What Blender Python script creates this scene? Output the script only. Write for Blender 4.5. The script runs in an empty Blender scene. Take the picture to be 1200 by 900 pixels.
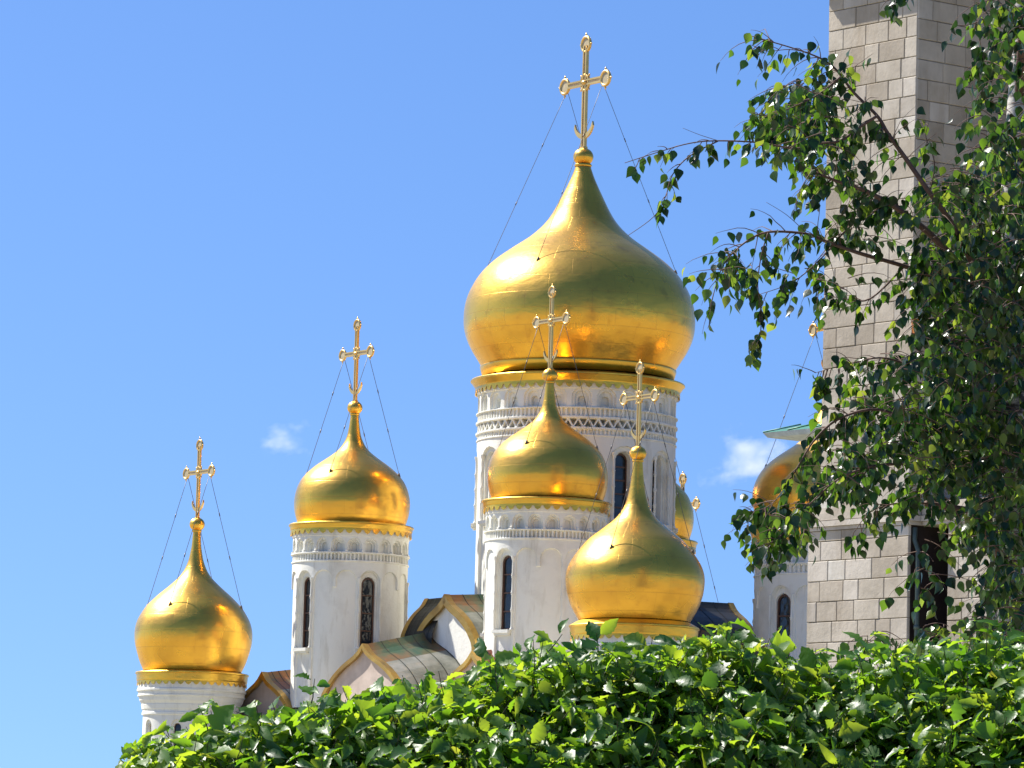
import bpy, math, random
import numpy as np
from mathutils import Vector, Matrix

# ------------------------------------------------------------------ camera, sky, sun, exposure
S = bpy.context.scene
C = S.collection
F, EL, ROLL, EYE = 5700.0, math.radians(6.5), 0.026, Vector((0, 0, 1.7))
FW = Vector((0, math.cos(EL), math.sin(EL)))
R0 = Vector((1, 0, 0)); U0 = Vector((0, -math.sin(EL), math.cos(EL)))
CR = R0 * math.cos(ROLL) + U0 * math.sin(ROLL)
CU = U0 * math.cos(ROLL) - R0 * math.sin(ROLL)
cam_d = bpy.data.cameras.new('camera'); cam = bpy.data.objects.new('camera', cam_d); C.objects.link(cam)
M = Matrix((CR, CU, -FW)).transposed().to_4x4(); M.translation = EYE
cam.matrix_world = M
cam_d.sensor_width = 36; cam_d.lens = 36 * F / 1200; cam_d.clip_start = 0.5; cam_d.clip_end = 40000
S.camera = cam

SUN_EL, SUN_AZ = 50.0, -60.0          # azimuth from +Y (away from the camera) towards +X
world = bpy.data.worlds.new('World'); S.world = world; world.use_nodes = True
nt = world.node_tree; nt.nodes.clear()
wo = nt.nodes.new('ShaderNodeOutputWorld'); bg = nt.nodes.new('ShaderNodeBackground')
sky = nt.nodes.new('ShaderNodeTexSky'); sky.sky_type = 'NISHITA'; sky.sun_disc = False
sky.sun_elevation = math.radians(SUN_EL); sky.sun_rotation = math.radians(SUN_AZ)
sky.altitude = 0; sky.air_density = 1.0; sky.dust_density = 0.4; sky.ozone_density = 2.5
tc = nt.nodes.new('ShaderNodeTexCoord'); mp = nt.nodes.new('ShaderNodeVectorMath'); mp.operation = 'MULTIPLY_ADD'
mp.inputs[1].default_value = (1, 1, 1.35); mp.inputs[2].default_value = (0, 0, 0.17)
nm = nt.nodes.new('ShaderNodeVectorMath'); nm.operation = 'NORMALIZE'
hs = nt.nodes.new('ShaderNodeHueSaturation'); hs.inputs['Hue'].default_value = 0.509; hs.inputs['Saturation'].default_value = 1.24; hs.inputs['Value'].default_value = 1.0
nt.links.new(tc.outputs['Generated'], mp.inputs[0]); nt.links.new(mp.outputs[0], nm.inputs[0])
nt.links.new(nm.outputs[0], sky.inputs['Vector']); nt.links.new(sky.outputs[0], hs.inputs['Color'])
nt.links.new(hs.outputs[0], bg.inputs['Color']); nt.links.new(bg.outputs[0], wo.inputs['Surface'])
bg.inputs['Strength'].default_value = 0.093

sl = bpy.data.lights.new('sun', 'SUN'); sl.energy = 5.0; sl.angle = math.radians(0.53); sl.color = (1.0, 0.95, 0.87)
sun = bpy.data.objects.new('sun', sl); C.objects.link(sun)
SD = Vector((math.sin(math.radians(SUN_AZ)) * math.cos(math.radians(SUN_EL)),
             math.cos(math.radians(SUN_AZ)) * math.cos(math.radians(SUN_EL)), math.sin(math.radians(SUN_EL))))
sun.rotation_euler = SD.to_track_quat('Z', 'Y').to_euler(); sun.location = (-60, 60, 90)
vs = S.view_settings
S.display_settings.display_device = 'sRGB'
vs.view_transform = 'Standard'; vs.look = 'None'; vs.exposure = 1.0; vs.gamma = 1; vs.use_curve_mapping = False
S.cycles.max_bounces = 8; S.cycles.transparent_max_bounces = 8; S.cycles.volume_bounces = 3

# ------------------------------------------------------------------ helpers
def ray(px, py):
    return (FW * F + CR * (px - 600) + CU * (450 - py)).normalized()
def at(px, py, Y):
    d = ray(px, py); return EYE + d * (Y / d.y)
def zat(px, py, Y): return at(px, py, Y).z
def ppm(Y): return F / Y                      # photo pixels per metre

class MB:
    """collects geometry for ONE mesh object"""
    def __init__(s): s.v = []; s.f = []; s.m = []; s.sm = []
    def add(s, vs_, fs, mat=0, smooth=False):
        o = len(s.v); s.v += [tuple(p) for p in vs_]
        for f in fs:
            s.f.append(tuple(i + o for i in f)); s.m.append(mat); s.sm.append(smooth)
    def box(s, c, ux, uy, uz, hx, hy, hz, mat=0, bev=0.0):
        c = Vector(c); P = []
        for k in (-1, 1):
            for j in (-1, 1):
                for i in (-1, 1): P.append(c + ux * hx * i + uy * hy * j + uz * hz * k)
        s.add(P, [(0, 2, 3, 1), (4, 5, 7, 6), (0, 1, 5, 4), (2, 6, 7, 3), (0, 4, 6, 2), (1, 3, 7, 5)], mat)
    def tube(s, pts, rads, n=6, mat=0, smooth=True, cap=True):
        pts = [Vector(p) for p in pts]
        if isinstance(rads, (int, float)): rads = [rads] * len(pts)
        V = []; Fc = []; prev = None
        for i, p in enumerate(pts):
            t = (pts[min(i + 1, len(pts) - 1)] - pts[max(i - 1, 0)]).normalized()
            a = Vector((0, 0, 1)) if abs(t.z) < 0.9 else Vector((1, 0, 0))
            if prev is not None: a = prev
            x = (a - t * a.dot(t)).normalized(); y = t.cross(x); prev = x
            for k in range(n):
                q = 2 * math.pi * k / n; V.append(p + (x * math.cos(q) + y * math.sin(q)) * rads[i])
        for i in range(len(pts) - 1):
            for k in range(n):
                k2 = (k + 1) % n; Fc.append((i * n + k, i * n + k2, (i + 1) * n + k2, (i + 1) * n + k))
        if cap: Fc.append(tuple(range(n))[::-1]); Fc.append(tuple((len(pts) - 1) * n + k for k in range(n)))
        s.add(V, Fc, mat, smooth)
    def lathe(s, prof, n=96, mat=0, smooth=True, o=(0, 0, 0), capb=False, capt=False):
        V = []; Fc = []
        for r, z in prof:
            for k in range(n):
                q = 2 * math.pi * k / n; V.append((o[0] + r * math.sin(q), o[1] - r * math.cos(q), o[2] + z))
        for i in range(len(prof) - 1):
            for k in range(n):
                k2 = (k + 1) % n; Fc.append((i * n + k, i * n + k2, (i + 1) * n + k2, (i + 1) * n + k))
        if capb: Fc.append(tuple(range(n))[::-1])
        if capt: Fc.append(tuple((len(prof) - 1) * n + k for k in range(n)))
        s.add(V, Fc, mat, smooth)
    def extrude(s, poly, ux, uy, un, o, d, mat=0):
        """closed 2D polygon -> prism of depth d along un, starting at o"""
        n = len(poly); o = Vector(o)
        A = [o + ux * a + uy * b for a, b in poly]; B = [p + un * d for p in A]
        s.add(A + B, [tuple(range(n))[::-1], tuple(range(n, 2 * n))] +
              [(i, (i + 1) % n, n + (i + 1) % n, n + i) for i in range(n)], mat)
    def build(s, name, mats, parent=None):
        me = bpy.data.meshes.new(name); me.from_pydata(s.v, [], s.f)
        for m in (mats if isinstance(mats, (list, tuple)) else [mats]): me.materials.append(m)
        me.polygons.foreach_set('material_index', np.array(s.m, dtype=np.int32))
        me.polygons.foreach_set('use_smooth', np.array(s.sm, dtype=bool)); me.update()
        return link(name, me, parent)
def link(name, me, parent=None):
    o = bpy.data.objects.new(name, me); C.objects.link(o)
    if parent: o.parent = parent
    return o
def np_mesh(name, V, Q, mats, parent=None, smooth=True):
    """fast mesh from arrays: V (n,3), Q (m,k) faces"""
    me = bpy.data.meshes.new(name); k = Q.shape[1]
    me.vertices.add(len(V)); me.vertices.foreach_set('co', np.ascontiguousarray(V, dtype=np.float32).ravel())
    me.loops.add(Q.size); me.loops.foreach_set('vertex_index', np.ascontiguousarray(Q, dtype=np.int32).ravel())
    me.polygons.add(len(Q)); me.polygons.foreach_set('loop_start', np.arange(0, Q.size, k, dtype=np.int32))
    me.polygons.foreach_set('use_smooth', np.full(len(Q), smooth, dtype=bool))
    for m in mats: me.materials.append(m)
    me.update(calc_edges=True); me.validate()
    return link(name, me, parent)
def empty(name, loc=(0, 0, 0)):
    o = bpy.data.objects.new(name, None); C.objects.link(o); o.location = loc; return o
def tag(o, label=None, cat=None, group=None, kind=None):
    for k, v in (('label', label), ('category', cat), ('group', group), ('kind', kind)):
        if v: o[k] = v
    return o

# ------------------------------------------------------------------ materials
def mat(name):
    m = bpy.data.materials.new(name); m.use_nodes = True
    t = m.node_tree; return m, t, t.nodes['Principled BSDF']
def node(t, kind, **kw):
    n = t.nodes.new(kind)
    for k, v in kw.items():
        if k in n.inputs: n.inputs[k].default_value = v
        else: setattr(n, k, v)
    return n
def noise(t, scale, detail=5, rough=0.6, coord='Object', vscale=None):
    c = node(t, 'ShaderNodeTexCoord'); n = node(t, 'ShaderNodeTexNoise', Scale=scale, Detail=detail, Roughness=rough)
    if vscale:
        mpg = node(t, 'ShaderNodeMapping'); mpg.inputs['Scale'].default_value = vscale
        t.links.new(c.outputs[coord], mpg.inputs[0]); t.links.new(mpg.outputs[0], n.inputs['Vector'])
    else: t.links.new(c.outputs[coord], n.inputs['Vector'])
    return n
def ramp(t, fac, stops):
    r = node(t, 'ShaderNodeValToRGB'); e = r.color_ramp.elements
    while len(e) > 1: e.remove(e[-1])
    e[0].position, e[0].color = stops[0][0], (*stops[0][1], 1)
    for p, c in stops[1:]:
        x = e.new(p); x.color = (*c, 1)
    t.links.new(fac, r.inputs[0]); return r
def bump(t, b, h, strength, dist):
    n = node(t, 'ShaderNodeBump', Strength=strength, Distance=dist)
    t.links.new(h, n.inputs['Height']); t.links.new(n.outputs[0], b.inputs['Normal']); return n
def simple(name, col, rough=0.6, metal=0.0, spec=0.5, var=0.25, scale=6, bstr=0.2, bdist=0.01):
    m, t, b = mat(name); n = noise(t, scale)
    lo = tuple(c * (1 - var) for c in col); hi = tuple(min(1, c * (1 + var * .5)) for c in col)
    r = ramp(t, n.outputs['Fac'], [(0.3, lo), (0.7, hi)])
    t.links.new(r.outputs[0], b.inputs['Base Color'])
    b.inputs['Roughness'].default_value = rough; b.inputs['Metallic'].default_value = metal
    b.inputs['Specular IOR Level'].default_value = spec
    bump(t, b, n.outputs['Fac'], bstr, bdist)
    return m

def gold_mat(name, rough=(0.17, 0.30), col=((0.80, 0.46, 0.06), (0.98, 0.66, 0.15)), dent=0.35, panels=False):
    m, t, b = mat(name); b.inputs['Metallic'].default_value = 1.0
    n1 = noise(t, 0.55, 4, 0.55); n2 = noise(t, 5.0, 4, 0.6); n3 = noise(t, 1.6, 3, 0.5, vscale=(1, 1, 1.8))
    r = ramp(t, n1.outputs['Fac'], [(0.3, col[0]), (0.65, col[1])]); colour = r.outputs[0]
    mr = node(t, 'ShaderNodeMapRange'); mr.inputs[1].default_value = .3; mr.inputs[2].default_value = .7
    mr.inputs[3].default_value, mr.inputs[4].default_value = rough
    t.links.new(n1.outputs['Fac'], mr.inputs[0]); rough_ = mr.outputs[0]
    bp = node(t, 'ShaderNodeBump', Strength=dent, Distance=0.05); bp2 = node(t, 'ShaderNodeBump', Strength=0.05, Distance=0.01)
    t.links.new(n3.outputs['Fac'], bp.inputs['Height']); t.links.new(n2.outputs['Fac'], bp2.inputs['Height'])
    t.links.new(bp.outputs[0], bp2.inputs['Normal']); nrm = bp2.outputs[0]
    if panels:                                         # gilded sheets laid in rings round the dome, with fine seams
        c = node(t, 'ShaderNodeTexCoord'); sp = node(t, 'ShaderNodeSeparateXYZ'); t.links.new(c.outputs['Object'], sp.inputs[0])
        at2 = node(t, 'ShaderNodeMath', operation='ARCTAN2'); t.links.new(sp.outputs[0], at2.inputs[0]); t.links.new(sp.outputs[1], at2.inputs[1])
        ml = node(t, 'ShaderNodeMath', operation='MULTIPLY'); ml.inputs[1].default_value = 3.2; t.links.new(at2.outputs[0], ml.inputs[0])
        cb = node(t, 'ShaderNodeCombineXYZ'); t.links.new(ml.outputs[0], cb.inputs[0]); t.links.new(sp.outputs[2], cb.inputs[1])
        br = node(t, 'ShaderNodeTexBrick', Scale=1.0); br.inputs['Brick Width'].default_value = 1.3; br.inputs['Row Height'].default_value = 0.52
        br.inputs['Mortar Size'].default_value = 0.010; br.inputs['Mortar Smooth'].default_value = 0.3
        br.inputs['Color1'].default_value = (.90, .89, .85, 1); br.inputs['Color2'].default_value = (1, 1, 1, 1); br.inputs['Mortar'].default_value = (.72, .67, .60, 1)
        t.links.new(cb.outputs[0], br.inputs['Vector'])
        mx = node(t, 'ShaderNodeMix', data_type='RGBA', blend_type='MULTIPLY'); mx.inputs['Factor'].default_value = 0.8
        t.links.new(colour, mx.inputs[6]); t.links.new(br.outputs['Color'], mx.inputs[7]); colour = mx.outputs[2]
        n4 = noise(t, 2.2, 6, 0.7); st = ramp(t, n4.outputs['Fac'], [(0.30, (.70, .62, .52)), (0.45, (1, 1, 1))])   # dull worn patches
        mx2 = node(t, 'ShaderNodeMix', data_type='RGBA', blend_type='MULTIPLY'); mx2.inputs['Factor'].default_value = 0.7
        t.links.new(colour, mx2.inputs[6]); t.links.new(st.outputs[0], mx2.inputs[7]); colour = mx2.outputs[2]
        bp3 = node(t, 'ShaderNodeBump', Strength=0.25, Distance=0.01, invert=True); t.links.new(br.outputs['Fac'], bp3.inputs['Height']); t.links.new(nrm, bp3.inputs['Normal']); nrm = bp3.outputs[0]
    t.links.new(colour, b.inputs['Base Color']); t.links.new(rough_, b.inputs['Roughness']); t.links.new(nrm, b.inputs['Normal'])
    # broad soft lobe over the sharper one; its pale tint paints the sun's sheen
    b2 = node(t, 'ShaderNodeBsdfPrincipled', Metallic=1.0, Roughness=0.42)
    pal = node(t, 'ShaderNodeMix', data_type='RGBA'); pal.inputs['Factor'].default_value = 0.38; pal.inputs[7].default_value = (1.0, 0.80, 0.46, 1)
    t.links.new(colour, pal.inputs[6]); t.links.new(pal.outputs[2], b2.inputs['Base Color']); t.links.new(nrm, b2.inputs['Normal'])
    ms = node(t, 'ShaderNodeMixShader'); ms.inputs[0].default_value = 0.32
    t.links.new(b.outputs[0], ms.inputs[1]); t.links.new(b2.outputs[0], ms.inputs[2]); t.links.new(ms.outputs[0], t.nodes['Material Output'].inputs['Surface'])
    return m
GOLD = gold_mat('gilded_dome', (0.19, 0.32), ((0.82, 0.40, 0.014), (0.97, 0.53, 0.028)), panels=True)
GOLD_TRIM = gold_mat('gilded_trim', (0.22, 0.36), ((0.55, 0.29, 0.012), (0.86, 0.52, 0.03)), 0.6)
GOLD_PALE = gold_mat('gilded_cross', (0.3, 0.45), ((0.66, 0.38, 0.09), (0.88, 0.58, 0.19)), 0.2)
GILT_OLD = gold_mat('dull_gilt_edge', (0.35, 0.5), ((0.16, 0.07, 0.015), (0.60, 0.37, 0.06)), 0.8)
PALE_DISC = simple('pale_cross_disc', (0.46, 0.38, 0.22), 0.5, 0.0)

def plaster():
    m, t, b = mat('white_plaster')
    n1 = noise(t, 0.9, 6, 0.62); n2 = noise(t, 3.0, 6, 0.7, vscale=(1, 1, 0.18)); n3 = noise(t, 9, 6, 0.6)
    r1 = ramp(t, n1.outputs['Fac'], [(0.28, (0.62, 0.60, 0.52)), (0.5, (0.76, 0.75, 0.67))])
    r2 = ramp(t, n2.outputs['Fac'], [(0.25, (0.60, 0.56, 0.48)), (0.47, (1, 1, 1))])
    mx = node(t, 'ShaderNodeMix', data_type='RGBA', blend_type='MULTIPLY'); mx.inputs['Factor'].default_value = 0.6
    t.links.new(r1.outputs[0], mx.inputs[6]); t.links.new(r2.outputs[0], mx.inputs[7])
    t.links.new(mx.outputs[2], b.inputs['Base Color'])
    b.inputs['Roughness'].default_value = 0.85; b.inputs['Specular IOR Level'].default_value = 0.25
    bump(t, b, n3.outputs['Fac'], 0.35, 0.03)
    return m
WHITE = plaster()
GABLE = simple('pinkish_gable_plaster', (0.47, 0.385, 0.325), 0.85, 0, 0.2, 0.2, 2, 0.3, 0.02)
GLASS, t_, b_ = mat('dark_window_glass')
b_.inputs['Base Color'].default_value = (0.02, 0.025, 0.03, 1); b_.inputs['Roughness'].default_value = 0.06
n_ = noise(t_, 2.5, 2); bump(t_, b_, n_.outputs['Fac'], 0.25, 0.05)
FRAME = simple('brown_window_frame', (0.10, 0.045, 0.025), 0.5)
WIRE = simple('steel_cable', (0.13, 0.12, 0.11), 0.5, 0.4)

def metal_roof(name, cols, scale):
    m, t, b = mat(name); n = noise(t, scale, 6, 0.65); n2 = noise(t, scale * 6, 5, 0.6)
    r = ramp(t, n.outputs['Fac'], cols); t.links.new(r.outputs[0], b.inputs['Base Color'])
    b.inputs['Metallic'].default_value = 0.35; b.inputs['Roughness'].default_value = 0.42
    bump(t, b, n2.outputs['Fac'], 0.25, 0.02); return m
ZINC = metal_roof('grey_sheet_roof', [(0.3, (0.12, 0.125, 0.095)), (0.5, (0.25, 0.255, 0.21)), (0.7, (0.36, 0.35, 0.30))], 1.2)
PATINA = metal_roof('rusty_green_ridge_sheet', [(0.36, (0.05, 0.11, 0.06)), (0.47, (0.14, 0.12, 0.06)), (0.58, (0.24, 0.10, 0.03)), (0.7, (0.16, 0.10, 0.05))], 0.9)
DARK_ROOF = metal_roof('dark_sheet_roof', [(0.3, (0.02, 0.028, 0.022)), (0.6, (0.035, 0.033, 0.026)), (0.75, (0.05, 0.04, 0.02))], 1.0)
RUST = simple('rust_brown_sheet', (0.20, 0.06, 0.03), 0.6, 0.2)
GREEN_SHEET = simple('green_painted_sheet', (0.05, 0.20, 0.13), 0.45, 0.1)
SOFFIT = simple('grey_soffit', (0.42, 0.47, 0.47), 0.7)
PIPE = simple('grey_green_pipe', (0.07, 0.10, 0.085), 0.5, 0.2)
SLOT_SHADE = simple('shade_dark_slot_stone', (0.03, 0.02, 0.017), 0.9)  # deep shade of the slot put into the stone colour
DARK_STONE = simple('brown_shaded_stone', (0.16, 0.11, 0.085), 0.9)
COPPER = simple('orange_copper', (0.62, 0.24, 0.06), 0.4, 0.6)
MORTAR = simple('dark_mortar', (0.33, 0.30, 0.255), 0.95)

def ashlar_mat():
    m, t, b = mat('weathered_ashlar')
    g = node(t, 'ShaderNodeNewGeometry'); n1 = noise(t, 1.1, 6, 0.65); n2 = noise(t, 12, 8, 0.7); n3 = noise(t, 1.4, 5, 0.7, vscale=(1, 1, 0.25))
    r = ramp(t, g.outputs['Random Per Island'], [(0.0, (0.35, 0.305, 0.245)), (0.35, (0.44, 0.39, 0.32)), (0.6, (0.47, 0.425, 0.355)), (0.8, (0.43, 0.39, 0.335)), (0.93, (0.53, 0.485, 0.42)), (1.0, (0.56, 0.54, 0.49))])
    r2 = ramp(t, n1.outputs['Fac'], [(0.3, (0.74, 0.72, 0.68)), (0.62, (1.12, 1.11, 1.09))])
    r3 = ramp(t, n3.outputs['Fac'], [(0.28, (0.66, 0.60, 0.52)), (0.48, (1, 1, 1))])
    mx = node(t, 'ShaderNodeMix', data_type='RGBA', blend_type='MULTIPLY'); mx.inputs['Factor'].default_value = 0.85
    mx2 = node(t, 'ShaderNodeMix', data_type='RGBA', blend_type='MULTIPLY'); mx2.inputs['Factor'].default_value = 0.55
    t.links.new(r.outputs[0], mx.inputs[6]); t.links.new(r2.outputs[0], mx.inputs[7])
    t.links.new(mx.outputs[2], mx2.inputs[6]); t.links.new(r3.outputs[0], mx2.inputs[7])
    t.links.new(mx2.outputs[2], b.inputs['Base Color']); b.inputs['Roughness'].default_value = 0.9
    b.inputs['Specular IOR Level'].default_value = 0.2
    bump(t, b, n2.outputs['Fac'], 0.5, 0.02); return m
ASHLAR = ashlar_mat()

def leaf_mat(name, cols, rough, trans, tcol, veins=0.0):
    m, t, b = mat(name); g = node(t, 'ShaderNodeNewGeometry')
    r = ramp(t, g.outputs['Random Per Island'], cols); t.links.new(r.outputs[0], b.inputs['Base Color'])
    b.inputs['Roughness'].default_value = rough; b.inputs['Specular IOR Level'].default_value = 0.55
    n = noise(t, 60, 3); bump(t, b, n.outputs['Fac'], 0.35, 0.004)
    tr = node(t, 'ShaderNodeBsdfTranslucent'); tc_ = ramp(t, g.outputs['Random Per Island'], tcol)
    t.links.new(tc_.outputs[0], tr.inputs['Color'])
    ad = node(t, 'ShaderNodeMixShader'); ad.inputs[0].default_value = trans
    t.links.new(b.outputs[0], ad.inputs[1]); t.links.new(tr.outputs[0], ad.inputs[2])
    t.links.new(ad.outputs[0], t.nodes['Material Output'].inputs['Surface']); return m
BIRCH_LEAF = leaf_mat('birch_leaf', [(0, (0.008, 0.024, 0.005)), (0.6, (0.017, 0.048, 0.009)), (0.985, (0.034, 0.075, 0.013)), (1, (0.12, 0.09, 0.02))], 0.30, 0.36,
                      [(0, (0.01, 0.04, 0.004)), (0.5, (0.025, 0.08, 0.008)), (0.78, (0.18, 0.38, 0.02)), (1, (0.46, 0.56, 0.05))])
HEDGE_LEAF = leaf_mat('hedge_leaf', [(0, (0.022, 0.075, 0.014)), (0.5, (0.055, 0.14, 0.020)), (0.97, (0.08, 0.16, 0.022)), (1, (0.10, 0.12, 0.03))], 0.42, 0.47,
                      [(0, (0.13, 0.34, 0.012)), (0.5, (0.34, 0.58, 0.02)), (0.97, (0.54, 0.68, 0.035)), (1, (0.55, 0.55, 0.05))])
STEM = simple('green_brown_stem', (0.06, 0.06, 0.025), 0.7, 0, 0.4, 0.4, 30, 0.3, 0.003)
BARK = simple('brown_bark', (0.13, 0.075, 0.055), 0.75, 0, 0.4, 0.4, 30, 0.5, 0.004)
def birch_bark():
    m, t, b = mat('birch_bark'); n = noise(t, 5, 6, 0.7, vscale=(1, 1, 5)); n2 = noise(t, 1.3, 4)
    r = ramp(t, n.outputs['Fac'], [(0.42, (0.025, 0.02, 0.018)), (0.52, (0.45, 0.42, 0.38)), (0.7, (0.62, 0.60, 0.56))])
    t.links.new(r.outputs[0], b.inputs['Base Color']); b.inputs['Roughness'].default_value = 0.7
    bump(t, b, n.outputs['Fac'], 0.4, 0.01); return m
BIRCH_BARK = birch_bark()
def ground_mat():
    m, t, b = mat('pale_paving'); n = noise(t, 0.05, 6, 0.6); n2 = noise(t, 1.5, 6, 0.6)
    r = ramp(t, n.outputs['Fac'], [(0.35, (0.17, 0.15, 0.10)), (0.55, (0.31, 0.285, 0.20)), (0.72, (0.35, 0.325, 0.24))])
    t.links.new(r.outputs[0], b.inputs['Base Color']); b.inputs['Roughness'].default_value = 0.9
    bump(t, b, n2.outputs['Fac'], 0.3, 0.02); return m

# ------------------------------------------------------------------ ground
g = MB(); g.lathe([(0.001, 0), (60, 0), (400, 0), (3000, 0), (20000, 0)], 64, smooth=False, o=(0, 100, 0))
tag(g.build('ground', ground_mat()), kind='structure')

# ------------------------------------------------------------------ cathedral pieces
UX, VX = Vector((0.82, 0.572, 0)), Vector((0.572, -0.82, 0))   # the church's own axes
cathedral = empty('cathedral', (2.1, 150, 0))
tag(cathedral, 'white cathedral with gold onion domes on round drums above ogee gables', 'cathedral')
CORG = Vector((2.1, 150, 0))
def cpart(name, parent=cathedral, loc=None):
    o = empty(name); o.parent = parent
    if loc is not None: o.location = Vector(loc)
    return o

def arch_in(du, z, hw, z0, ztop):
    """mask of a round-arched opening: half width hw (same unit as z), base z0, crown ztop"""
    sp = ztop - hw
    return (np.abs(du) < hw) & (z > z0) & ((z < sp) | (du ** 2 + (z - sp) ** 2 < hw ** 2))
def cyc(th, th0, n):
    p = 2 * math.pi / n
    return (th - th0 + p / 2) % p - p / 2
def drum_surface(name, R, ztop, zbot, nth, nz, depth, parent):
    th = np.linspace(-math.pi, math.pi, nth, endpoint=False); z = np.linspace(ztop, zbot, nz)
    T, Z = np.meshgrid(th, z); r = R - depth(T, Z)
    V = np.stack([r * np.sin(T), -r * np.cos(T), Z], -1).reshape(-1, 3)
    i = np.arange(nz - 1)[:, None] * nth; k = np.arange(nth)[None, :]; k2 = (k + 1) % nth
    Q = np.stack([i + k, i + nth + k, i + nth + k2, i + k2], -1).reshape(-1, 4)
    return np_mesh(name, V, Q, [WHITE], parent, False)

# cross: unit = photo pixels of the largest cross (ball centre at 0, tip at 144), local X = arm, Z = up
def cross_mesh(s):
    X, Y, Z = Vector((1, 0, 0)), Vector((0, 1, 0)), Vector((0, 0, 1)); b = MB(); ZA = 87.0
    def slab(cx, cz, hx, hz, hy, m=0): b.box((cx * s, 0, cz * s), X, Y, Z, hx * s, hy * s, hz * s, m)
    # upright and arm: two gilded edges with a paler recessed web between
    for sx in (-2.6, 2.6): slab(sx, 70, 1.0, 60.5, 1.9)
    slab(0, 70, 1.7, 60, 0.9, 1)
    for sz in (-2.5, 2.5): slab(0, ZA + sz, 32.5, 1.0, 1.9)
    slab(0, ZA, 32, 1.6, 0.9, 1)
    slab(0, 9, 3.6, 3, 3.2)
    def ring(cx, cz, r0, ry):
        n = 28; tor = []
        for a in range(n):
            q = 2 * math.pi * a / n
            for c in range(6):
                w = 2 * math.pi * c / 6; rr = 1 + 1.7 * math.cos(w) / r0
                tor.append((s * (cx + r0 * rr * math.cos(q)), s * 2.0 * math.sin(w), s * (cz + ry * rr * math.sin(q))))
        b.add(tor, [(a * 6 + c, ((a + 1) % n) * 6 + c, ((a + 1) % n) * 6 + (c + 1) % 6, a * 6 + (c + 1) % 6) for a in range(n) for c in range(6)], 0, True)
        b.extrude([(cx * s + r0 * s * .98 * math.cos(2 * math.pi * a / n), cz * s + ry * s * .98 * math.sin(2 * math.pi * a / n)) for a in range(n)], X, Z, Y, (0, -0.5 * s, 0), 1.0 * s, 1)
        for a in range(12):                           # beads round the rim
            q = 2 * math.pi * a / 12
            b.lathe([(0.05 * s, -0.8 * s), (0.8 * s, 0), (0.05 * s, 0.8 * s)], 6, o=(s * (cx + (r0 + 1.6) * math.cos(q)), 0, s * (cz + (ry + 1.6) * math.sin(q))))
    def spike(cx, cz, dx, dz):
        p = Vector((cx * s, 0, cz * s)); d = Vector((dx, 0, dz)) * s
        b.tube([p, p + d * .35, p + d * .5, p + d], [1.3 * s, 0.9 * s, 1.5 * s, 0.15 * s], 6)
    for cx in (-40, 40):
        ring(cx, ZA, 8.2, 8.4); sg = 1 if cx > 0 else -1
        spike(cx + sg * 7.5, ZA, sg * 5, 0); spike(cx, ZA + 8.5, 0, 5); spike(cx, ZA - 8.5, 0, -5)
    ring(0, 132, 8.2, 8.6); spike(0, 140, 0, 6); spike(7.5, 132, 4.5, 0); spike(-7.5, 132, -4.5, 0)
    ring(0, ZA, 7.5, 9)
    b.lathe([(0.1 * s, -3.2 * s), (3.6 * s, -2.0 * s), (5.0 * s, 0), (3.6 * s, 2.0 * s), (0.1 * s, 3.2 * s)], 12, o=(0, 0, ZA * s))
    for a in (45, 135, 225, 315):                     # rays in the crotch of the arms
        q = math.radians(a); spike(7 * math.cos(q), ZA + 8 * math.sin(q), 6 * math.cos(q), 6 * math.sin(q))
    # crescent across the foot
    P = []; n = 20
    for a in range(n + 1):
        q = math.radians(-165 + 150 * a / n); P.append((19 * s * math.cos(q), (40 + 19 * math.sin(q)) * s))
    for a in range(n, -1, -1):
        q = math.radians(-165 + 150 * a / n); P.append((17.8 * s * math.cos(q), (44.5 + 18 * math.sin(q)) * s))
    b.extrude(P, X, Z, Y, (0, -1.2 * s, 0), 2.4 * s)
    return b

ARM_ANG = math.atan2(VX.y, VX.x)      # rotation of local X onto VX (right arm nearer the camera)

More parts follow.
